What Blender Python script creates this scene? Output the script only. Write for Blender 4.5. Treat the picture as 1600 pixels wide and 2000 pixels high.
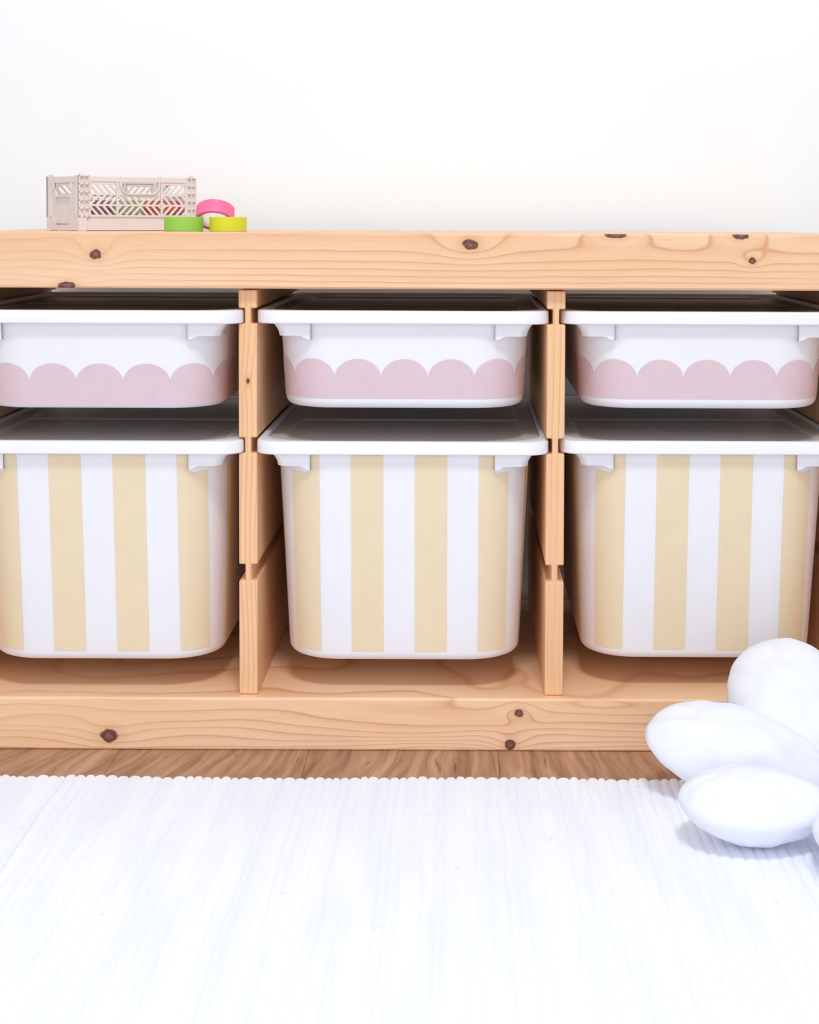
import bpy, bmesh, math, random
from mathutils import Vector, Matrix, noise

for o in list(bpy.data.objects):
    bpy.data.objects.remove(o)
scene = bpy.context.scene
COL = scene.collection
PI = math.pi

# ------------------------------------------------------------------ camera
cam_d = bpy.data.cameras.new('camera')
cam = bpy.data.objects.new('camera', cam_d)
COL.objects.link(cam)
cam_d.sensor_fit = 'VERTICAL'
cam_d.sensor_height = 24.0
cam_d.lens = 3188.37 / 2000 * 24.0
cam_d.shift_x = -(899.7 - 800) / 2000
cam_d.shift_y = -(1000 - 581.86) / 2000
cam_d.clip_start = 0.05
M = Matrix.Rotation(PI / 2 - 0.0471318, 4, 'X') @ Matrix.Rotation(0.0040231, 4, 'Z')
M.translation = Vector((0.05846, -1.61761, 0.53243))
cam.matrix_world = M
scene.camera = cam

# ------------------------------------------------------------------ light
world = bpy.data.worlds.new('world')
scene.world = world
world.use_nodes = True
bg = world.node_tree.nodes['Background']
bg.inputs[0].default_value = (0.925, 0.95, 1.0, 1)
bg.inputs[1].default_value = 0.70


def area(name, loc, target, size, power, color=(1, 1, 1), size_y=None):
    d = bpy.data.lights.new(name, 'AREA')
    d.shape = 'RECTANGLE'
    d.size = size
    d.size_y = size_y or size
    d.energy = power
    d.color = color
    o = bpy.data.objects.new(name, d)
    COL.objects.link(o)
    o.location = loc
    o.rotation_euler = (Vector(target) - Vector(loc)).to_track_quat('-Z', 'Y').to_euler()
    return o


area('ceiling_softlight', (0.15, -1.35, 2.45), (0.0, 0.05, 0.25), 0.5, 27, (1.0, 0.99, 0.985), 0.4)
area('front_fill', (-0.3, -3.2, 1.0), (0.0, 0.2, 0.45), 2.6, 23, (0.985, 0.985, 1.0), 2.0)  # unseen wide fill added behind the camera to brighten the shelf interior

scene.cycles.diffuse_bounces = 8
scene.cycles.max_bounces = 14

vs = scene.view_settings
scene.display_settings.display_device = 'sRGB'
vs.view_transform = 'Standard'
vs.look = 'None'
vs.exposure = 0.0
vs.gamma = 1.0
vs.use_curve_mapping = False


# ------------------------------------------------------------------ helpers
def lin(r, g, b):
    def f(c):
        c /= 255.0
        return c / 12.92 if c <= 0.04045 else ((c + 0.055) / 1.055) ** 2.4
    return (f(r), f(g), f(b), 1.0)


def tag(o, label=None, category=None, group=None, kind=None):
    if label:
        o['label'] = label
    if category:
        o['category'] = category
    if group:
        o['group'] = group
    if kind:
        o['kind'] = kind
    return o


def empty(name, loc=(0, 0, 0), rz=0.0):
    o = bpy.data.objects.new(name, None)
    COL.objects.link(o)
    o.location = loc
    o.rotation_euler = (0, 0, rz)
    o.empty_display_size = 0.05
    return o


class MB:
    """collects vertices and faces; build() links them as one mesh object"""

    def __init__(self):
        self.v = []
        self.f = []

    def add(self, vs_, fs_):
        n = len(self.v)
        self.v += [tuple(p) for p in vs_]
        self.f += [[i + n for i in f] for f in fs_]

    def box(self, x0, x1, y0, y1, z0, z1):
        self.add([(x0, y0, z0), (x1, y0, z0), (x1, y1, z0), (x0, y1, z0),
                  (x0, y0, z1), (x1, y0, z1), (x1, y1, z1), (x0, y1, z1)],
                 [[0, 3, 2, 1], [4, 5, 6, 7], [0, 1, 5, 4], [1, 2, 6, 5], [2, 3, 7, 6], [3, 0, 4, 7]])

    def prism(self, poly, a0, a1, axis='Y'):
        """poly of 2D points extruded from a0 to a1; axis Y: (x,z), axis Z: (x,y), axis X: (y,z)"""
        def p3(p, a):
            if axis == 'Y':
                return (p[0], a, p[1])
            if axis == 'Z':
                return (p[0], p[1], a)
            return (a, p[0], p[1])
        n = len(poly)
        self.add([p3(p, a0) for p in poly] + [p3(p, a1) for p in poly],
                 [list(range(n))[::-1], [n + i for i in range(n)]] +
                 [[i, (i + 1) % n, n + (i + 1) % n, n + i] for i in range(n)])

    def loops(self, loops, cap0=False, cap1=False, ring=False, closed=True):
        n = len(loops[0])
        base = len(self.v)
        for l in loops:
            self.v += [tuple(p) for p in l]
        m = len(loops)
        for k in range(m if ring else m - 1):
            a = base + k * n
            b = base + ((k + 1) % m) * n
            for i in range(n if closed else n - 1):
                j = (i + 1) % n
                self.f.append([a + i, a + j, b + j, b + i])
        if cap0:
            self.f.append([base + i for i in range(n)][::-1])
        if cap1:
            self.f.append([base + (m - 1) * n + i for i in range(n)])

    def mesh(self, name, smooth=None):
        me = bpy.data.meshes.new(name)
        me.from_pydata(self.v, [], self.f)
        bm = bmesh.new()
        bm.from_mesh(me)
        bmesh.ops.recalc_face_normals(bm, faces=bm.faces)
        bm.to_mesh(me)
        bm.free()
        if smooth:
            me.polygons.foreach_set('use_smooth', [True] * len(me.polygons))
            me.set_sharp_from_angle(angle=math.radians(smooth))
        me.update()
        return me

    def build(self, name, mat, parent=None, smooth=None, bevel=0, seg=2):
        me = self.mesh(name, smooth)
        me.materials.append(mat)
        o = bpy.data.objects.new(name, me)
        COL.objects.link(o)
        o.parent = parent
        if bevel:
            md = o.modifiers.new('bevel', 'BEVEL')
            md.width = bevel
            md.segments = seg
            md.limit_method = 'ANGLE'
            md.angle_limit = math.radians(40)
            md.harden_normals = False
        return o


def rrect(x0, x1, y0, y1, r, z, n=8):
    """closed loop of a rounded rectangle, starting on the front left, seen from above counterclockwise"""
    out = []
    for cx, cy, a0 in ((x0 + r, y0 + r, PI), (x1 - r, y0 + r, 1.5 * PI), (x1 - r, y1 - r, 0), (x0 + r, y1 - r, .5 * PI)):
        for i in range(n + 1):
            a = a0 + .5 * PI * i / n
            out.append((cx + r * math.cos(a), cy + r * math.sin(a), z))
    return out


# ------------------------------------------------------------------ materials
class NT:
    def __init__(self, name, rough=0.5, spec=0.5):
        self.m = bpy.data.materials.new(name)
        self.m.use_nodes = True
        self.nt = self.m.node_tree
        self.bsdf = self.nt.nodes['Principled BSDF']
        self.bsdf.inputs['Roughness'].default_value = rough
        self.bsdf.inputs['Specular IOR Level'].default_value = spec

    def node(self, t, **kw):
        n = self.nt.nodes.new(t)
        for k, v in kw.items():
            setattr(n, k, v)
        return n

    def put(self, sock, v):
        if isinstance(v, bpy.types.NodeSocket):
            self.nt.links.new(v, sock)
        elif v is not None:
            sock.default_value = v

    def math(self, op, a, b=None, c=None, clamp=False):
        n = self.node('ShaderNodeMath', operation=op, use_clamp=clamp)
        self.put(n.inputs[0], a)
        if b is not None:
            self.put(n.inputs[1], b)
        if c is not None:
            self.put(n.inputs[2], c)
        return n.outputs[0]

    def coords(self, kind='Object'):
        return self.node('ShaderNodeTexCoord').outputs[kind]

    def mapping(self, vec, scale=(1, 1, 1), loc=(0, 0, 0), rot=(0, 0, 0)):
        n = self.node('ShaderNodeMapping')
        self.put(n.inputs[0], vec)
        n.inputs['Location'].default_value = loc
        n.inputs['Rotation'].default_value = rot
        n.inputs['Scale'].default_value = scale
        return n.outputs[0]

    def noise(self, vec, scale=1.0, detail=2.0, rough=0.5, dist=0.0):
        n = self.node('ShaderNodeTexNoise')
        self.put(n.inputs['Vector'], vec)
        n.inputs['Scale'].default_value = scale
        n.inputs['Detail'].default_value = detail
        n.inputs['Roughness'].default_value = rough
        n.inputs['Distortion'].default_value = dist
        return n.outputs[0]

    def xyz(self, vec):
        n = self.node('ShaderNodeSeparateXYZ')
        self.put(n.inputs[0], vec)
        return n.outputs

    def comb(self, x, y, z):
        n = self.node('ShaderNodeCombineXYZ')
        self.put(n.inputs[0], x)
        self.put(n.inputs[1], y)
        self.put(n.inputs[2], z)
        return n.outputs[0]

    def ramp(self, fac, stops, interp='LINEAR'):
        n = self.node('ShaderNodeValToRGB')
        self.put(n.inputs[0], fac)
        cr = n.color_ramp
        cr.interpolation = interp
        while len(cr.elements) < len(stops):
            cr.elements.new(0.5)
        for e, (p, c) in zip(cr.elements, stops):
            e.position = p
            e.color = c
        return n.outputs[0]

    def mix(self, fac, a, b, mode='MIX'):
        n = self.node('ShaderNodeMix', data_type='RGBA', blend_type=mode)
        self.put(n.inputs[0], fac)
        self.put(n.inputs[6], a)
        self.put(n.inputs[7], b)
        return n.outputs[2]

    def smooth(self, x, lo, hi, to0=0.0, to1=1.0):
        n = self.node('ShaderNodeMapRange', interpolation_type='SMOOTHSTEP')
        self.put(n.inputs[0], x)
        n.inputs[1].default_value = lo
        n.inputs[2].default_value = hi
        n.inputs[3].default_value = to0
        n.inputs[4].default_value = to1
        return n.outputs[0]

    def bump(self, h, strength=0.2, dist=0.001):
        n = self.node('ShaderNodeBump')
        n.inputs['Strength'].default_value = strength
        n.inputs['Distance'].default_value = dist
        self.put(n.inputs['Height'], h)
        self.put(self.bsdf.inputs['Normal'], n.outputs[0])

    def color(self, c):
        self.put(self.bsdf.inputs['Base Color'], c)
        return self.m


def grey(v):
    return (v, v, v, 1)


def pine(name, axis='X', light=(240, 203, 168), mid=(235, 193, 154), dark=(210, 154, 110), knots=(), freq=88.0,
         amp=4.0, seed=0.0, warp=(2.2, 9.0), zc=0.0, curv=0.0):
    """pine board: growth lines are level lines of a stretched noise field that bends around the knots"""
    t = NT(name, 0.5, 0.35)
    X = t.xyz(t.coords())
    if axis == 'X':
        al, c1, c2 = X[0], X[2], X[1]
    else:
        al, c1, c2 = X[2], X[0], X[1]
    vec = t.comb(t.math('MULTIPLY', al, warp[0]), t.math('MULTIPLY', c1, warp[1]), t.math('ADD', t.math('MULTIPLY', c2, 5.0), seed))
    n1 = t.noise(vec, 1.0, 1.0, 0.4)
    vec2 = t.comb(t.math('MULTIPLY', al, 11.0), t.math('MULTIPLY', c1, 30.0), t.math('ADD', t.math('MULTIPLY', c2, 9.0), seed))
    n2 = t.noise(vec2, 1.0, 2.0, 0.5)
    h = t.math('ADD', t.math('MULTIPLY', c1, freq), t.math('MULTIPLY', t.math('SUBTRACT', n1, 0.5), amp * 2))
    h = t.math('ADD', h, t.math('MULTIPLY', c2, freq * 0.45))
    if curv:    # growth lines lie closer together towards one edge of the board
        dz0 = t.math('SUBTRACT', zc, c1)
        h = t.math('SUBTRACT', h, t.math('MULTIPLY', t.math('MULTIPLY', dz0, dz0), curv))
    h = t.math('ADD', h, t.math('MULTIPLY', t.math('SUBTRACT', n2, 0.5), 0.5))
    kmask = None
    khalo = None
    kcore = None
    for (kx, kz, rx, rz, bend) in knots:
        dx = t.math('DIVIDE', t.math('SUBTRACT', al, kx), rx)
        dz = t.math('DIVIDE', t.math('SUBTRACT', c1, kz), rz)
        wob = t.math('MULTIPLY', t.math('SUBTRACT', t.noise(t.comb(t.math('MULTIPLY', al, 170.0), t.math('MULTIPLY', c1, 170.0), kx * 40), 1.0, 2.0), 0.5), 0.8)
        dy = t.math('DIVIDE', c2, 3.0 * rx)     # a knot ends a little way into the board
        d2 = t.math('ADD', t.math('MULTIPLY', dx, dx), t.math('ADD', t.math('MULTIPLY', dz, dz), t.math('MULTIPLY', dy, dy)))
        d = t.math('ADD', t.math('SQRT', d2), wob)
        g = t.math('POWER', 2.718, t.math('MULTIPLY', t.math('ADD', t.math('MULTIPLY', t.math('MULTIPLY', dx, dx), 0.06), t.math('MULTIPLY', t.math('MULTIPLY', dz, dz), 0.11)), -1.0))
        h = t.math('ADD', h, t.math('MULTIPLY', g, bend))
        m = t.smooth(d, 0.85, 1.15, 1.0, 0.0)
        hal = t.smooth(d, 0.9, 2.6, 1.0, 0.0)
        co = t.smooth(d, 0.25, 0.55, 1.0, 0.0)
        kmask = m if kmask is None else t.math('MAXIMUM', kmask, m)
        khalo = hal if khalo is None else t.math('MAXIMUM', khalo, hal)
        kcore = co if kcore is None else t.math('MAXIMUM', kcore, co)
    fr = t.math('FRACT', h)
    broad = t.noise(t.comb(t.math('MULTIPLY', al, 3.0), t.math('MULTIPLY', c1, 26.0), t.math('ADD', c2, seed + 3)), 1.0, 2.0)
    base = t.mix(t.smooth(broad, 0.3, 0.7), lin(*mid), lin(*light))
    line = t.ramp(fr, [(0.0, grey(0.15)), (0.06, grey(0)), (0.50, grey(0.02)), (0.82, grey(0.30)), (0.93, grey(0.95)), (1.0, grey(0.25))])
    vis = t.smooth(t.noise(t.comb(t.math('MULTIPLY', al, 2.0), t.math('MULTIPLY', c1, 12.0), seed + 9.0), 1.0, 1.0), 0.3, 0.62, 0.28, 0.95)
    col = t.mix(t.math('MULTIPLY', line, vis), base, lin(*dark))
    fine = t.noise(t.comb(t.math('MULTIPLY', al, 18.0), t.math('MULTIPLY', c1, 900.0), t.math('MULTIPLY', c2, 900.0)), 1.0, 2.0)
    col = t.mix(t.smooth(fine, 0.42, 0.8, 0.0, 0.25), col, lin(*dark))
    if kmask is not None:
        col = t.mix(t.math('MULTIPLY', khalo, 0.30), col, lin(205, 140, 92))
        kn = t.noise(t.comb(t.math('MULTIPLY', al, 420.0), t.math('MULTIPLY', c1, 420.0), 0.0), 1.0, 3.0)
        kc = t.ramp(kn, [(0.3, lin(74, 46, 42)), (0.7, lin(128, 84, 72))])
        kc = t.mix(t.math('MULTIPLY', kcore, 0.45), kc, lin(158, 112, 98))
        col = t.mix(kmask, col, kc)
    t.bump(t.math('ADD', t.math('MULTIPLY', fr, 0.25), fine), 0.10, 0.0006)
    return t.color(col)


def plain(name, rgb, rough=0.4, spec=0.5, var=0.03, scale=30.0, bump=0.0, bscale=400.0):
    """plain coloured plastic or paper with slight mottling"""
    t = NT(name, rough, spec)
    c = t.coords()
    n = t.noise(c, scale, 3.0)
    a = lin(*rgb)
    b = tuple(min(1, v * (1 - var * 2)) for v in a[:3]) + (1,)
    if bump:
        t.bump(t.noise(c, bscale, 3.0), bump, 0.0005)
    return t.color(t.mix(t.smooth(n, 0.3, 0.75), a, b))


MAT = {}
MAT['pine_top'] = pine('pine_top', 'X', seed=1.3, freq=40, amp=1.7, zc=0.517, curv=1500.0, knots=(
    (-0.3033, 0.4978, 0.0058, 0.0048, 1.6), (0.0675, 0.5089, 0.0075, 0.0052, 1.3), (0.212, 0.5195, 0.010, 0.004, -1.4),
    (0.3357, 0.5200, 0.0085, 0.0048, -1.6), (0.3476, 0.4943, 0.0034, 0.0032, 0.9), (-0.3324, 0.4665, 0.008, 0.0042, 1.0)))
MAT['pine_bottom'] = pine('pine_bottom', 'X', (247, 211, 177), (242, 201, 163), (214, 158, 113), seed=7.7, freq=16, amp=2.6, zc=0.052, curv=1900.0,
                          warp=(4.5, 30.0), knots=((-0.293, 0.0143, 0.0085, 0.0068, 0.8), (0.1189, 0.0389, 0.0046, 0.0040, -1.2),
                                                   (0.1103, 0.0066, 0.0052, 0.0054, 1.5)))
MAT['pine_upright'] = pine('pine_upright', 'Z', (240, 198, 156), (235, 187, 142), (208, 150, 103), seed=4.1, freq=170, amp=3.0,
                           knots=((0.3715, -0.1543, 0.0050, 0.0026, 0.5),), warp=(3.0, 20.0))
MAT['bin_white'] = plain('bin_white_plastic', (237, 238, 245), 0.38, 0.5, 0.01)
MAT['lid_grey'] = plain('lid_grey_plastic', (208, 203, 200), 0.42, 0.5, 0.02, 40, 0.04)
MAT['pink'] = plain('pink_sticker', (220, 197, 206), 0.55, 0.35, 0.02, 60)
MAT['yellow'] = plain('yellow_sticker', (234, 217, 185), 0.55, 0.35, 0.015, 60)
MAT['crate'] = plain('crate_plastic', (229, 222, 220), 0.45, 0.4, 0.02, 60)
MAT['tape_green'] = plain('tape_green', (150, 208, 82), 0.45, 0.4, 0.02, 80)
MAT['tape_lime'] = plain('tape_lime', (214, 220, 48), 0.45, 0.4, 0.02, 80)
MAT['tape_pink'] = plain('tape_pink', (246, 112, 160), 0.45, 0.4, 0.02, 80)
MAT['tape_red'] = plain('tape_red', (196, 52, 58), 0.45, 0.4, 0.02, 80)
MAT['tape_coral'] = plain('tape_coral', (236, 130, 110), 0.45, 0.4, 0.02, 80)
MAT['tape_mauve'] = plain('tape_mauve', (176, 128, 152), 0.45, 0.4, 0.02, 80)
MAT['tape_sage'] = plain('tape_sage', (196, 214, 160), 0.45, 0.4, 0.02, 80)
MAT['tape_plum'] = plain('tape_plum', (84, 62, 72), 0.45, 0.4, 0.02, 80)
MAT['core'] = plain('tape_core_card', (236, 230, 226), 0.7, 0.2, 0.03, 120)
MAT['edge'] = plain('tape_edge', (206, 150, 130), 0.7, 0.2, 0.03, 120)


def mat_wall():
    t = NT('painted_wall', 0.85, 0.2)
    c = t.coords()
    n = t.noise(c, 3.0, 4.0)
    t.bump(t.noise(c, 160.0, 4.0, 0.6), 0.12, 0.001)
    return t.color(t.mix(t.smooth(n, 0.3, 0.7), lin(246, 252, 255), lin(244, 250, 255)))


def mat_plank():
    t = NT('floor_oak', 0.5, 0.35)
    X = t.xyz(t.node('ShaderNodeNewGeometry').outputs['Position'])
    rnd = t.node('ShaderNodeObjectInfo').outputs['Random']
    # the figure of the boards drifts sideways along the grain
    drift = t.math('MULTIPLY', t.math('MULTIPLY', t.math('SUBTRACT', X[0], 0.05), -0.85), t.math('ADD', X[1], 0.06))
    drift = t.math('MAXIMUM', t.math('MINIMUM', drift, 0.4), -0.4)
    u = t.math('SUBTRACT', X[0], drift)
    n0 = t.noise(t.comb(t.math('MULTIPLY', u, 9.0), t.math('MULTIPLY', X[1], 4.0), t.math('MULTIPLY', rnd, 20.0)), 1.0, 2.0)
    uu = t.math('ADD', t.math('MULTIPLY', u, 110.0), t.math('MULTIPLY', n0, 7.0))
    grain = t.noise(t.comb(uu, t.math('MULTIPLY', X[1], 7.0), t.math('MULTIPLY', rnd, 30.0)), 1.0, 4.0, 0.6)
    crack = t.noise(t.comb(t.math('ADD', t.math('MULTIPLY', u, 150.0), t.math('MULTIPLY', n0, 9.0)), t.math('MULTIPLY', X[1], 14.0), 3.0), 1.0, 2.0, 0.5)
    col = t.ramp(grain, [(0.28, lin(130, 90, 66)), (0.5, lin(170, 128, 100)), (0.72, lin(196, 156, 128))])
    col = t.mix(t.smooth(crack, 0.66, 0.74, 0, 0.75), col, lin(96, 64, 46))
    tone = t.math('ADD', t.math('MULTIPLY', rnd, 0.16), 0.90)
    hs = t.node('ShaderNodeHueSaturation')
    t.put(hs.inputs['Value'], tone)
    t.put(hs.inputs['Color'], col)
    t.bump(grain, 0.15, 0.001)
    return t.color(hs.outputs[0])


def mat_rug():
    t = NT('rug_cotton', 0.95, 0.1)
    c = t.coords()
    X = t.xyz(c)
    wv = t.noise(t.comb(t.math('MULTIPLY', X[0], 700.0), t.math('MULTIPLY', X[1], 90.0), 0.0), 1.0, 3.0, 0.6)
    lo = t.noise(t.comb(t.math('MULTIPLY', X[0], 40.0), t.math('MULTIPLY', X[1], 4.0), 2.0), 1.0, 3.0)
    col = t.mix(t.smooth(lo, 0.3, 0.7), lin(244, 246, 252), lin(237, 240, 249))
    sp = t.noise(c, 120.0, 0.0)
    col = t.mix(t.smooth(sp, 0.85, 0.88, 0, 0.25), col, lin(205, 200, 205))
    t.bump(t.math('ADD', wv, t.math('MULTIPLY', lo, 1.5)), 0.30, 0.0014)
    return t.color(col)


def mat_fabric():
    t = NT('white_cotton_fabric', 0.85, 0.15)
    c = t.coords()
    n = t.noise(c, 24.0, 3.0)
    t.bump(t.math('ADD', t.math('MULTIPLY', t.noise(c, 26.0, 2.0, 0.5, 0.6), 3.0), t.math('MULTIPLY', t.noise(c, 900.0, 2.0), 0.08)), 0.22, 0.003)
    return t.color(t.mix(t.smooth(n, 0.3, 0.7), lin(236, 239, 248), lin(232, 235, 245)))


MAT['wall'] = mat_wall()
MAT['plank'] = mat_plank()
MAT['rug'] = mat_rug()
MAT['fabric'] = mat_fabric()
MAT['subfloor'] = plain('subfloor', (120, 92, 74), 0.8, 0.2, 0.05)

# ------------------------------------------------------------------ setting
WALL_Y = 0.468
mb = MB()
mb.box(-2.4, 2.4, WALL_Y, WALL_Y + 0.10, -0.012, 2.6)
tag(mb.build('wall_back', MAT['wall']), 'plain white painted wall behind the low wooden shelf', kind='structure')

floor = empty('floor')
tag(floor, 'brown oak plank floor under the shelf and the rug', kind='structure')
mb = MB()
mb.box(-2.4, 2.4, -3.2, WALL_Y, -0.03, -0.0125)
mb.build('subfloor', MAT['subfloor'], floor)
mb = MB()
PW = 0.19
mb.box(0.00012, PW - 0.00012, 0, 1.2, -0.012, 0)
plank_me = None
rng = random.Random(5)
for i in range(-12, 12):
    off = rng.uniform(0.1, 1.1)
    y = WALL_Y - 0.0005 - off
    rows = [(y, off)]
    while y > -3.2:
        L = min(1.2, y + 3.2)
        if L < 0.05:
            break
        rows.append((y - L, L))
        y -= L
    for (y0, L) in rows:
        if y0 + L < -1.5 or abs(i * PW + .14) > 1.4:
            pass
        if plank_me is None:
            p = mb.build('plank', MAT['plank'], floor, bevel=0.0004, seg=1)
            plank_me = p.data
        else:
            p = bpy.data.objects.new('plank', plank_me)
            COL.objects.link(p)
            p.parent = floor
            md = p.modifiers.new('bevel', 'BEVEL')
            md.width = 0.0004
            md.segments = 1
        p.location = (i * PW + 0.098, y0 + 0.0004, 0)
        p.scale = (1, (L - 0.0008) / 1.2, 1)

# ------------------------------------------------------------------ shelf
XO, XI, TH = 0.4665, 0.448, 0.0185
DEPTH = 0.43
shelf = empty('storage_shelf')
tag(shelf, 'low knotty pine storage shelf with three compartments standing against the white wall', 'shelf')
mb = MB()
mb.box(-XO, XO, 0, DEPTH, 0.4645, 0.52)
mb.build('top_board', MAT['pine_top'], shelf, 60, bevel=0.0022, seg=3)
mb = MB()
mb.box(-XO, XO, 0, DEPTH, 0.0, 0.0535)
mb.build('bottom_board', MAT['pine_bottom'], shelf, 60, bevel=0.0025, seg=3)
GR = ((0.1698, 0.1864), (0.2989, 0.3146), (0.4291, 0.4446))
ZB, ZT = 0.0537, 0.4628
GD = 0.0062


def divider_poly(xc, left=True, right=True):
    l, r = xc - TH / 2, xc + TH / 2
    pts = [(l, ZB), (r, ZB)]
    for a, b in GR:
        if right:
            pts += [(r, a), (r - GD, a), (r - GD, b), (r, b)]
    pts += [(r, ZT), (l, ZT)]
    for a, b in GR[::-1]:
        if left:
            pts += [(l, b), (l + GD, b), (l + GD, a), (l, a)]
    return pts


for xc in (-0.1542, 0.1542):
    mb = MB()
    mb.prism(divider_poly(xc), 0.011, DEPTH - 0.002, 'Y')
    tag(mb.build('divider', MAT['pine_upright'], shelf, bevel=0.0015, seg=3), 'grooved pine upright between the compartments')
for s in (-1, 1):
    xc = s * (XI + TH / 2)
    mb = MB()
    mb.prism(divider_poly(xc, s > 0, s < 0), 0.004, DEPTH - 0.002, 'Y')
    mb.build('side_panel', MAT['pine_upright'], shelf, bevel=0.0015, seg=3)

# ------------------------------------------------------------------ bins
RIM_W, RIM_D, RIM_T = 0.1468, 0.42, 0.0132
BR = 0.055
LID_DROP = 0.007


class Bin:
    """a bin standing in its own frame: origin on the floor of the bin under the middle of the rim's front edge"""

    def __init__(self, height, front_top, front_bot, hw_top, hw_bot):
        self.h = height
        self.zr = height - RIM_T
        self.ft, self.fb, self.wt, self.wb = front_top, front_bot, hw_top, hw_bot

    def dims(self, z):
        t = (self.zr - z) / self.zr
        hw = self.wt + (self.wb - self.wt) * t
        yf = self.ft + (self.fb - self.ft) * t
        yb = RIM_D - 0.011 - (self.fb - self.ft) * t
        return hw, yf, yb

    def loop(self, z, inset=0.0, zz=None):
        hw, yf, yb = self.dims(z)
        return rrect(-hw + inset, hw - inset, yf + inset, yb - inset, max(0.004, BR - inset), z if zz is None else zz, 12)

    def surf(self, s, z, out=0.0004):
        """point on the outside of the body at distance s along the perimeter from the middle of the front"""
        hw, yf, yb = self.dims(z)
        sg = -1 if s < 0 else 1
        a = abs(s)
        flat = hw - BR
        arc = BR * PI / 2
        if a <= flat:
            return (s, yf - out, z)
        if a <= flat + arc:
            th = (a - flat) / BR
            return (sg * (flat + (BR + out) * math.sin(th)), yf + BR - (BR + out) * math.cos(th), z)
        return (sg * (hw + out), yf + BR + (a - flat - arc), z)

    def make_body(self, parent):
        mb = MB()
        R = 0.009
        loops = []
        for k in range(7):
            a = PI / 2 * k / 6
            loops.append(self.loop(R, R * (1 - math.sin(a)), R * (1 - math.cos(a))))
        for k in range(1, 9):
            loops.append(self.loop(R + (self.zr - 0.0002 - R) * k / 8))
        inner = []
        for k in range(0, 5):
            inner.append(self.loop(0.003 + (self.zr - 0.0002 - 0.003) * (4 - k) / 4, 0.0022))
        mb.loops(loops + inner, cap0=True, cap1=True)
        return mb.build('body', MAT['bin_white'], parent, 35)

    def make_rim(self, parent):
        t, b = self.h, self.zr
        ox, ow, orad = 0.0, RIM_W, 0.024
        def outer(i, z):
            return rrect(-ow + i, ow - i, i, RIM_D - i, orad - i, z, 12)
        def opening(i, z):
            return rrect(-0.1402 + i, 0.1402 - i, 0.0088 + i, RIM_D - 0.0088 - i, 0.052 - i, z, 12)
        mb = MB()
        mb.loops([opening(0, t - LID_DROP), opening(0, t - 0.001), opening(-0.0003, t - 0.0003), opening(-0.001, t),
                  outer(0.0016, t), outer(0.0005, t - 0.0005), outer(0, t - 0.0016),
                  outer(0, b + 0.001), outer(0.001, b), self.loop(self.zr - 0.0001, 0.0001, b), self.loop(self.zr - 0.0001, 0.0021, b),
                  self.loop(self.zr - 0.0001, 0.0021, t - LID_DROP)], ring=True)
        return mb.build('rim', MAT['bin_white'], parent, 40)

    def make_bracket(self, parent, sg):
        """square shoulder under the rim that fills the rounded corner"""
        hw, yf, yb = self.dims(self.zr)
        x0, xe, r = 0.0925, hw + 0.0035, 0.012
        f = yf - 0.0003
        path = [(x0, f + 0.0012), (x0 + 0.0012, f + 0.0002), (x0 + 0.003, f), (x0 + 0.006, f), (x0 + 0.009, f), (x0 + 0.014, f), (xe - r, f)]
        for k in range(1, 7):
            a = PI / 2 * k / 6
            path.append((xe - r + r * math.sin(a), f + r - r * math.cos(a)))
        path += [(xe, f + 0.03), (xe, f + 0.062), (xe - 0.004, f + 0.068)]
        drop = [0.0160, 0.0162, 0.0160, 0.0148, 0.0130, 0.0124] + [0.0124] * 20
        cx, cy = hw - BR, yf + BR
        levels = 7
        rings = []
        for k in range(levels):
            u = k / (levels - 1)
            row = []
            for i, (x, y) in enumerate(path):
                tuck = 0.0062 * (math.sin(u * PI / 2) if u < 1 else 1.0)
                wgt = max(0.0, min(1.0, (x - (xe - 0.016)) / 0.012))
                z = self.zr - drop[i] * u
                row.append((sg * (x - tuck * wgt), y + 0.0008 * u, z))
            rings.append(row)
        edge = [(p[0], p[1] + 0.001, p[2] - 0.0005) for p in rings[-1]]
        edge = []
        for (x, y, z) in rings[-1]:
            edge.append((x * 0.994, y + 0.0008, z - 0.0006))
        inn = []
        for i, (x, y, z) in enumerate(edge):
            dx, dy = abs(x) - cx, y - cy
            d = math.hypot(dx, dy)
            if dy > 0:
                inn.append((sg * (hw - 0.004), y, z))
            else:
                q = min(1.0, (BR - 0.004) / d)
                inn.append((sg * (cx + dx * q), cy + dy * q, z))
        rings += [edge, inn]
        mb = MB()
        mb.loops(rings, closed=False)
        return mb.build('corner_bracket', MAT['bin_white'], parent, 35)

    def patch(self, name, mat, parent, cols, bottom, nz=8):
        """thin sticker on the outside of the body; cols = [(s, top z)]"""
        mb = MB()
        loops = []
        for k in range(nz + 1):
            row = []
            for s, zt in cols:
                row.append(self.surf(s, bottom + (zt - bottom) * k / nz))
            loops.append(row)
        mb.loops(loops, closed=False)
        me = mb.mesh(name, 30)
        me.materials.append(mat)
        o = bpy.data.objects.new(name, me)
        COL.objects.link(o)
        o.parent = parent
        bm = bmesh.new()
        bm.from_mesh(me)
        # face outward
        c = Vector((0, 0.2, 0))
        for fc in bm.faces:
            v = fc.calc_center_median() - c
            v.z = 0
            if fc.normal.dot(v) < 0:
                fc.normal_flip()
        bm.to_mesh(me)
        bm.free()
        return o


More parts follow.
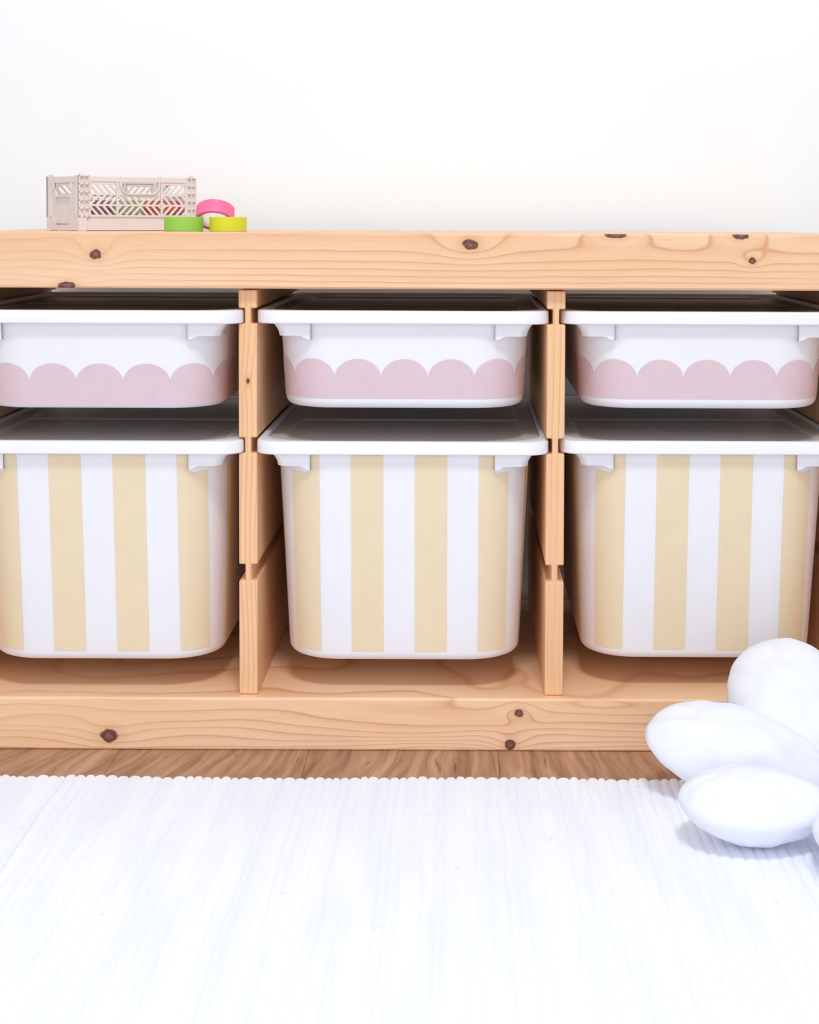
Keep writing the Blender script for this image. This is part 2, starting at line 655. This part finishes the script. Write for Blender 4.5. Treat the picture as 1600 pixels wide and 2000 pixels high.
def make_lid(name, loc, label, group):
    """dark grey lid lying on the ledge of a bin's rim; origin under the front middle"""
    g = 0.0006
    def outer(i, z):
        return rrect(-0.1402 + g + i, 0.1402 - g - i, 0.0088 + g + i, RIM_D - 0.0088 - g - i, 0.052 - g - i, z, 12)
    def panel(i, z):
        return rrect(-0.123 + i, 0.123 - i, 0.034 + i, 0.386 - i, 0.012 - i, z, 12)
    root = empty(name, loc)
    tag(root, label, 'lid', group)
    mb = MB()
    mb.loops([outer(0.0004, 0.0002), outer(0, 0.0006), outer(0, 0.0026), outer(0.0006, 0.0032),
              panel(0, 0.0032), panel(0.003, 0.0012)], cap0=True, cap1=True)
    mb.build('panel', MAT['lid_grey'], root, 25)
    mb = MB()
    mb.prism([(0.219, 0.00125), (0.222, 0.0030), (0.234, 0.0030), (0.237, 0.00125)], -0.1215, 0.1215, 'X')
    mb.build('cross_rib', MAT['lid_grey'], root)
    return root


def columns(s0, s1, step, extra=()):
    n = max(2, int(math.ceil((s1 - s0) / step)))
    ss = [s0 + (s1 - s0) * i / n for i in range(n + 1)] + [e for e in extra if s0 < e < s1]
    return sorted(set(ss))


side_words = ('left', 'middle', 'right')
LOW_TOP, UP_TOP = 0.3126, 0.4428
LOW_BOT, UP_BOT = 0.0845, 0.3432
low_front = (-0.006, -0.004, 0.008)
up_front = (-0.008, 0.002, 0.008)
xc_bins = (-0.3056, 0.0009, 0.3060)
stripe_off = (0.0168, 0.0125, 0.0155)
cusp_off = (0.0039, 0.0015, 0.0010)
for i in range(3):
    w = side_words[i]
    # shallow bin with pink scallops
    b = Bin(UP_TOP - UP_BOT, 0.009, 0.018, 0.1275, 0.1225)
    root = empty('storage_bin', (xc_bins[i], up_front[i], UP_BOT))
    tag(root, 'shallow white plastic bin with a pink scalloped band in the %s compartment' % w, 'storage bin', 'shallow bins with pink scallops')
    b.make_body(root)
    b.make_rim(root)
    b.make_bracket(root, -1)
    b.make_bracket(root, 1)
    per, co = 0.0469, cusp_off[i]
    zb, zc, zp = 0.3535 - UP_BOT, 0.3740 - UP_BOT, 0.3936 - UP_BOT
    if i == 0:
        zb, zc, zp = 0.3475 - UP_BOT, 0.3700 - UP_BOT, 0.3888 - UP_BOT
    cusps = [co + per * (k + 0.5) for k in range(-5, 5)]
    s0, s1 = cusps[0], cusps[-1]
    cols = []
    for k in range(len(cusps) - 1):
        for q in range(25):
            dx = -math.cos(PI * q / 24)
            if q == 24 and k < len(cusps) - 2:
                continue
            s = (cusps[k] + cusps[k + 1]) / 2 + dx * per / 2
            cols.append((s, zc + (zp - zc) * math.sqrt(max(0.0, 1 - dx * dx))))
    tag(b.patch('scallop_sticker', MAT['pink'], root, cols, zb), 'pale pink scalloped sticker band')
    make_lid('bin_lid', (xc_bins[i], up_front[i], UP_TOP - LID_DROP),
             'grey lid on the shallow scalloped bin in the %s compartment' % w, 'grey bin lids')
    # deep bin with yellow stripes
    b = Bin(LOW_TOP - LOW_BOT, 0.009, 0.030, 0.1285, 0.1195)
    root = empty('storage_bin', (xc_bins[i], low_front[i], LOW_BOT))
    tag(root, 'deep white plastic bin with pale yellow vertical stripes in the %s compartment' % w, 'storage bin', 'deep bins with yellow stripes')
    b.make_body(root)
    b.make_rim(root)
    b.make_bracket(root, -1)
    b.make_bracket(root, 1)
    per, wd = 0.0642, 0.0325
    zt, zb = b.zr - 0.0016, 0.0100
    cut = 0.0945
    for k in range(-4, 5):
        a0 = stripe_off[i] + per * k
        a1 = a0 + wd
        if a0 < -0.22 or a1 > 0.22:
            continue
        cols = []
        for s in columns(a0, a1, 0.0025, (-cut - 1e-5, -cut + 1e-5, cut - 1e-5, cut + 1e-5)):
            top = zt
            if abs(s) > cut:
                top = b.zr - 0.0205 + 0.08 * min(0.06, abs(s) - cut)
            cols.append((s, top))
        tag(b.patch('stripe_sticker', MAT['yellow'], root, cols, zb), 'pale yellow vertical stripe')
    make_lid('bin_lid', (xc_bins[i], low_front[i], LOW_TOP - LID_DROP),
             'grey lid on the deep striped bin in the %s compartment' % w, 'grey bin lids')


# ------------------------------------------------------------------ crate
def clip_poly(poly, x0, x1):
    def clip(pts, inside, cut):
        out = []
        for i in range(len(pts)):
            a, b_ = pts[i - 1], pts[i]
            if inside(b_):
                if not inside(a):
                    out.append(cut(a, b_))
                out.append(b_)
            elif inside(a):
                out.append(cut(a, b_))
        return out
    def cutx(xv):
        return lambda a, b_: (xv, a[1] + (b_[1] - a[1]) * (xv - a[0]) / (b_[0] - a[0]))
    poly = clip(poly, lambda p: p[0] >= x0, cutx(x0))
    if poly:
        poly = clip(poly, lambda p: p[0] <= x1, cutx(x1))
    return poly


CL, CW, CH = 0.143, 0.085, 0.060
CT = 0.0018


def lattice(mb, x0, x1, z0, z1, direction, y0, y1, pitch=0.0079, bar=0.0034):
    """slanted bars between two heights; direction +1 leans right going up"""
    rise = z1 - z0
    run = rise * 0.95 * direction
    k = -8
    while k < 40:
        xa = x0 + k * pitch
        poly = [(xa, z0), (xa + bar, z0), (xa + bar + run, z1), (xa + run, z1)]
        poly = clip_poly(poly, x0, x1)
        if len(poly) >= 3 and max(p[0] for p in poly) - min(p[0] for p in poly) > 0.0006:
            mb.prism(poly, y0, y1, 'Y')
        k += 1


def long_panel():
    """one long lattice side in its own frame, outside face at y=0, x 0..CL"""
    mb = MB()
    L = CL
    y0, y1 = 0.0012, 0.0012 + CT
    zlo, zhi = 0.0150, CH - 0.0065
    mb.box(0.012, L - 0.012, 0.0002, y1 + 0.001, zhi, CH - 0.0008)      # top bar
    mb.box(0.012, L - 0.012, y0, y1, zlo, zlo + 0.0022)                 # lower bar
    mb.box(0.008, L - 0.008, 0.0028, 0.0045, 0.0004, zlo + 0.001)       # plain band below
    rows = [zlo + 0.0022, zlo + 0.0118, zlo + 0.0140, zlo + 0.0236, zlo + 0.0262, zhi]
    secs = [(0.0130, 0.0445), (0.0470, 0.0985), (0.1010, L - 0.0130)]
    for xa in (0.0120, 0.0447, 0.0988, L - 0.0130 - 0.0010):
        mb.box(xa, xa + 0.0022, 0.0004, y1, zlo, zhi + 0.0005)
    for j, (xa, xb) in enumerate(secs):
        mb.box(xa, xb, y0, y1, rows[1], rows[2])
        mb.box(xa, xb, y0, y1, rows[3], rows[4])
        if j == 1:
            mid = (xa + xb) / 2
            lattice(mb, xa, mid, rows[0], rows[1], 1, y0, y1)
            lattice(mb, mid, xb, rows[0], rows[1], -1, y0, y1)
            lattice(mb, xa, mid, rows[2], rows[3], -1, y0, y1)
            lattice(mb, mid, xb, rows[2], rows[3], 1, y0, y1)
            # handle opening with rounded lower corners and a raised lip
            za = rows[4]
            r = 0.009
            for sg, xx in ((1, xa), (-1, xb)):
                pts = [(xx, za), (xx + sg * (r + 0.003), za)]
                for q in range(7):
                    a = PI / 2 * q / 6
                    pts.append((xx + sg * (0.003 + r - r * math.sin(a)), za + r - r * math.cos(a)))
                pts += [(xx + sg * 0.003, zhi), (xx, zhi)]
                mb.prism(pts if sg > 0 else pts[::-1], y0, y1, 'Y')
                outl = []
                for q in range(7):
                    a = PI / 2 * q / 6
                    outl.append((xx + sg * (0.003 + r - r * math.sin(a)), za + r - r * math.cos(a)))
                outl.append((xx + sg * 0.003, zhi))
                inl = [(p[0] - sg * 0.0016 * min(1, (i_ + 1) / 7), p[1] - 0.0016 * (1 - i_ / 7)) for i_, p in enumerate(outl)]
                mb.prism(outl + inl[::-1], -0.0012, y1 + 0.002, 'Y')
            mb.box(xa + 0.003 + r, xb - 0.003 - r, -0.0012, y1 + 0.002, za - 0.0016, za)
        else:
            sg = 1 if j == 0 else -1
            lattice(mb, xa, xb, rows[0], rows[1], -sg, y0, y1)
            lattice(mb, xa, xb, rows[2], rows[3], sg, y0, y1)
            lattice(mb, xa, xb, rows[4], rows[5] - 0.003, -sg, y0, y1)
            mb.box(xa, xb, y0, y1, rows[5] - 0.003, rows[5])
    return mb


def end_panel():
    """one short side in its own frame, outside face at y=0, x 0..CW; handle hole above, slots below"""
    mb = MB()
    Wd = CW
    y0, y1 = 0.0012, 0.0012 + CT
    za, zt = 0.0385, CH - 0.0075
    ha, hb = 0.020, Wd - 0.020
    mb.box(0.0105, Wd - 0.0105, 0.0002, y1 + 0.001, zt, CH - 0.0008)
    mb.box(0.0105, ha, y0, y1, za, zt)
    mb.box(hb, Wd - 0.0105, y0, y1, za, zt)
    r = 0.008
    for sg, xx in ((1, ha), (-1, hb)):
        pts = [(xx, za), (xx + sg * r, za)]
        for q in range(1, 7):
            a = PI / 2 * q / 6
            pts.append((xx + sg * (r - r * math.sin(a)), za + r - r * math.cos(a)))
        mb.prism(pts if sg > 0 else pts[::-1], y0, y1, 'Y')
    # rim around the handle hole
    lip = [(ha - 0.0016, zt), (ha - 0.0016, za - 0.0016), (hb + 0.0016, za - 0.0016), (hb + 0.0016, zt)]
    mb.box(ha - 0.0016, ha, -0.0012, y1, za + r, zt)
    mb.box(hb, hb + 0.0016, -0.0012, y1, za + r, zt)
    mb.box(ha + r * 0.5, hb - r * 0.5, -0.0012, y1, za - 0.0016, za)
    # slotted field: bars left standing between narrow slots
    zs = [0.0150, 0.0165, 0.0235, 0.0252, 0.0300, 0.0318, 0.0360, za]
    for k in range(0, len(zs) - 1, 2):
        mb.box(0.0105, Wd - 0.0105, y0, y1, zs[k], zs[k + 1])
    for k in range(1, len(zs) - 1, 2):
        z0, z1 = zs[k], zs[k + 1]
        cuts = [0.0175, 0.0245, Wd - 0.0245, Wd - 0.0175]
        xa = 0.0105
        for c in cuts:
            mb.box(xa, c - 0.0007, y0, y1, z0, z1)
            xa = c + 0.0007
        mb.box(xa, Wd - 0.0105, y0, y1, z0, z1)
    # foot band with one long slot
    mb.box(0.0040, Wd - 0.0040, 0.0006, y1 + 0.001, 0.0004, 0.0062)
    mb.box(0.0040, Wd - 0.0040, 0.0006, y1 + 0.001, 0.0076, 0.0140)
    mb.box(0.0040, 0.0240, 0.0006, y1 + 0.001, 0.0062, 0.0076)
    mb.box(Wd - 0.0240, Wd - 0.0040, 0.0006, y1 + 0.001, 0.0062, 0.0076)
    mb.box(0.0105, Wd - 0.0105, y0, y1, 0.0138, 0.0152)
    return mb


def corner_post():
    """hinged corner with a ladder of little cells on the long side; x 0..0.0125 along the long side"""
    mb = MB()
    z0, z1 = 0.0150, CH
    mb.box(0.0, 0.0125, 0.0022, 0.0038, z0, z1)
    for xa in (0.0, 0.0056, 0.0113):
        mb.box(xa, xa + 0.0012, -0.0004, 0.0024, z0, z1)
    for k in range(6):
        zz = z0 + (z1 - z0 - 0.0012) * k / 5
        mb.box(0.0, 0.0125, -0.0004, 0.0024, zz, zz + 0.0012)
    mb.box(0.0, 0.0018, 0.0, 0.0110, z0, z1)          # wing on the short side
    mb.box(0.0, 0.0090, 0.0004, 0.0070, 0.0, z0)      # foot
    mb.box(0.0020, 0.0060, 0.0020, 0.0050, z1, z1 + 0.0022)   # locking nub on top
    return mb


crate = empty('folding_crate', (-0.3546, 0.150, 0.5202), math.radians(37.8))
tag(crate, 'small beige plastic folding crate with chevron lattice sides on the shelf top', 'crate')
fp = long_panel().build('long_side', MAT['crate'], crate, bevel=0.0003, seg=1)
bp = fp.copy()
COL.objects.link(bp)
bp.parent = crate
bp.location = (CL, CW, 0)
bp.rotation_euler = (0, 0, PI)
ep = end_panel().build('short_side', MAT['crate'], crate, bevel=0.0003, seg=1)
ep.location = (0, CW, 0)
ep.rotation_euler = (0, 0, -PI / 2)
ep2 = ep.copy()
COL.objects.link(ep2)
ep2.parent = crate
ep2.location = (CL, 0, 0)
ep2.rotation_euler = (0, 0, PI / 2)
post = corner_post()
pm = post.build('corner_post', MAT['crate'], crate)
mir = MB()
mir.v = [(-x, y, z) for x, y, z in post.v]
mir.f = [f[::-1] for f in post.f]
pm2 = mir.build('corner_post', MAT['crate'], crate)
pm2.location = (CL, 0, 0)
for src, lc in ((pm, (CL, CW, 0)), (pm2, (0, CW, 0))):
    c = src.copy()
    COL.objects.link(c)
    c.parent = crate
    c.location = lc
    c.rotation_euler = (0, 0, PI)
mb = MB()
mb.box(0.003, CL - 0.003, 0.003, CW - 0.003, 0.0004, 0.0022)
mb.build('base', MAT['crate'], crate)


# ------------------------------------------------------------------ tape rolls
def tape_roll(mat, loc, label, rot=(0, 0, 0), R=0.0208, W=0.0155, ri=0.0172, group=None):
    root = empty('tape_roll', loc)
    root.rotation_euler = rot
    tag(root, label, 'tape', group)
    n = 56
    def circ(r, z):
        return [(r * math.cos(2 * PI * i / n), r * math.sin(2 * PI * i / n), z) for i in range(n)]
    mb = MB()
    mb.loops([circ(ri, 0.0004), circ(R - 0.0004, 0), circ(R, 0.0004), circ(R, W - 0.0004), circ(R - 0.0004, W), circ(ri, W - 0.0004)], ring=True)
    mb.build('tape', mat, root, 40)
    mb = MB()
    mb.loops([circ(ri - 0.0012, 0.0008), circ(ri - 0.0001, 0.0008), circ(ri - 0.0001, W - 0.0008), circ(ri - 0.0012, W - 0.0008)], ring=True)
    mb.build('core', MAT['core'], root, 40)
    return root


TOPZ = 0.5202
tape_roll(MAT['tape_green'], (-0.2385, 0.133, TOPZ), 'light green tape roll lying flat in front of the crate')
tape_roll(MAT['tape_lime'], (-0.1910, 0.133, TOPZ), 'yellow green tape roll lying flat, outermost from the crate', R=0.0199)
tilt = math.radians(31)
tape_roll(MAT['tape_pink'], (-0.2090, 0.1570, TOPZ + 0.0208 * math.sin(tilt) + 0.0002), 'bright pink tape roll leaning on the two green tape rolls',
          rot=(-tilt, 0, 0), group=None)
ca, sa = math.cos(math.radians(37.8)), math.sin(math.radians(37.8))


def in_crate(u, v, z):
    return (-0.3546 + u * ca - v * sa, 0.150 + u * sa + v * ca, 0.5202 + 0.0024 + z)


tape_roll(MAT['tape_mauve'], in_crate(0.028, 0.030, 0), 'mauve tape roll inside the crate at its left end, lower of two', R=0.0205)
tape_roll(MAT['tape_mauve'], in_crate(0.027, 0.031, 0.0158), 'mauve tape roll inside the crate at its left end, upper of two', R=0.0205)
tape_roll(MAT['tape_plum'], in_crate(0.0715, 0.030, 0), 'dark plum tape roll at the bottom of the crate, in the middle', R=0.0205)
tape_roll(MAT['tape_sage'], in_crate(0.0705, 0.031, 0.0158), 'pale sage tape roll on the dark one inside the crate')
tape_roll(MAT['tape_red'], in_crate(0.1150, 0.030, 0), 'red tape roll at the bottom of the crate, right end', R=0.0205)
tape_roll(MAT['tape_coral'], in_crate(0.1145, 0.029, 0.0158), 'coral tape roll on the red one inside the crate', R=0.0205)


# ------------------------------------------------------------------ rug
def make_rug():
    rnd = random.Random(11)
    mb = MB()
    x = -0.78
    ys = [-0.0]
    d = 0.0
    while d < 1.25:
        d += 0.004 if d < 0.5 else 0.03
        ys.append(-d)
    edge0 = -0.0865

    def warp(x_, y_):
        return (0.0040 * noise.noise((x_ * 5.0, y_ * 3.0, 1.0)) + 0.0022 * noise.noise((x_ * 22.0, y_ * 14.0, 5.0)) +
                0.0008 * noise.noise((x_ * 70.0, y_ * 50.0, 8.0)))
    k = 0
    while x < 0.78:
        w = rnd.uniform(0.0070, 0.0115)
        e = edge0 + 0.0035 * noise.noise((x * 4.0, 0.3, 0.0)) + rnd.uniform(-0.0022, 0.0018)
        hgt = rnd.uniform(0.0045, 0.0049)
        nx = 8
        rows = []
        for j, yy in enumerate(ys):
            row = []
            y = e + yy
            for q in range(nx + 1):
                u = q / nx
                xx = x + w * u
                prof = 1 - abs(2 * u - 1) ** 2.6
                end = 1.0
                if j == 0:
                    end = 0.25
                elif j == 1:
                    end = 0.93
                bump_ = 0.0004 * noise.noise((xx * 60, y * 20, 3.1)) + 0.0011 * noise.noise((xx * 17, y * 5, 6.1))
                z = 0.0010 + (hgt - 0.0010) * (0.50 + 0.50 * prof) * end + bump_ * end
                yq = y
                if j < 2:
                    yq = y - 0.0026 * (abs(2 * u - 1) ** 4)
                row.append((xx + warp(xx, y), yq, max(0.0004, z)))
            rows.append(row)
        mb.loops([[(p[0], p[1], 0.0003) for p in rows[0]]] + rows, closed=False)
        x += w - 0.0001
        k += 1
    return mb.build('woven_rug', MAT['rug'], None, 80)


tag(make_rug(), 'white woven cotton rug with fine ribs on the floor before the shelf', 'rug')


# ------------------------------------------------------------------ flower cushion
def make_petal(parent, center, e1, nrm, a, b, t, seed):
    """stuffed petal: rounded outline narrowing to the flower's heart, a seam all round, puckers along it"""
    rnd = random.Random(seed)
    e1 = Vector(e1).normalized()
    nrm = Vector(nrm)
    nrm = (nrm - e1 * nrm.dot(e1)).normalized()
    e2 = nrm.cross(e1)
    ph = [rnd.uniform(0, 2 * PI) for _ in range(8)]
    NR, NP = 22, 96

    def pt(rho, phi, side):
        R = 1 + 0.010 * math.sin(3 * phi + ph[0]) + 0.007 * math.sin(7 * phi + ph[1]) + 0.003 * math.sin(19 * phi + ph[2])
        cx_ = math.cos(phi)
        x = a * rho * R * cx_
        y = b * rho * R * math.sin(phi) * (0.88 + 0.12 * cx_)
        prof = max(0.0, 1 - rho ** 2.2) ** 0.70
        tt = t * (0.90 + 0.10 * cx_ * rho)
        z = tt * prof
        w = rho ** 5 * (1 - rho) * 6
        z += t * 0.045 * w * (math.sin(13 * phi + ph[3]) + 0.6 * math.sin(23 * phi + ph[4]))
        # long soft folds running out from the heart
        base = max(0.0, min(1.0, (-x / a + 0.15) / 0.9))
        z += t * 0.16 * base * prof * math.sin(y / b * 6.5 + x / a * 2.0 + ph[5] + side)
        z += t * (0.16 * noise.noise((x * 22 + seed, y * 22, side * 4.0)) + 0.05 * noise.noise((x * 70, y * 70 + seed, 2.0))) * prof
        return Vector(center) + e1 * x + e2 * y + nrm * (z * side)
    mb = MB()
    loops = []
    for k in range(1, NR + 1):
        rho = (k / NR) ** 0.75
        loops.append([pt(rho, 2 * PI * i / NP, 1) for i in range(NP)])
    for k in range(NR - 1, 0, -1):
        rho = (k / NR) ** 0.75
        loops.append([pt(rho, 2 * PI * i / NP, -1) for i in range(NP)])
    mb.loops(loops, cap0=True, cap1=True)
    return mb.build('petal', MAT['fabric'], parent, 70)


C = Vector((0.445, -0.200, 0.050))
cush = empty('flower_cushion', (C.x, C.y, 0.005))
tag(cush, 'white stuffed flower shaped cushion leaning against the shelf on the rug', 'cushion')
B = Vector((C.x, C.y, 0.005))
petals = [
    ((0.377, -0.094, 0.0710), (-0.34, 0.72, 0.60), (-0.30, -0.60, 0.74), 0.080, 0.065, 0.035, 1),
    ((0.3185, -0.140, 0.0450), (-0.90, 0.26, 0.20), (-0.10, -0.50, 0.85), 0.090, 0.055, 0.034, 2),
    ((0.313, -0.249, 0.0385), (-1.0, -0.06, 0.03), (0.0, -0.12, 1.0), 0.067, 0.056, 0.0325, 3),
    ((0.397, -0.310, 0.0375), (-0.20, -0.98, 0.0), (0.0, -0.05, 1.0), 0.072, 0.056, 0.031, 4),
    ((0.515, -0.282, 0.0375), (0.55, -0.83, 0.0), (0.0, 0.0, 1.0), 0.070, 0.056, 0.031, 5),
    ((0.560, -0.180, 0.040), (1.0, 0.0, 0.0), (0.0, -0.1, 1.0), 0.070, 0.056, 0.031, 6),
    ((0.500, -0.080, 0.072), (0.45, 0.68, 0.58), (0.25, -0.62, 0.74), 0.074, 0.056, 0.030, 7),
]
for p in petals:
    c = Vector(p[0]) - B
    make_petal(cush, c, *p[1:])
pc = make_petal(cush, C - B + Vector((0, -0.01, 0.022)), (1, 0, 0), (0, -0.3, 1), 0.052, 0.052, 0.028, 9)
pc.name = 'flower_heart'
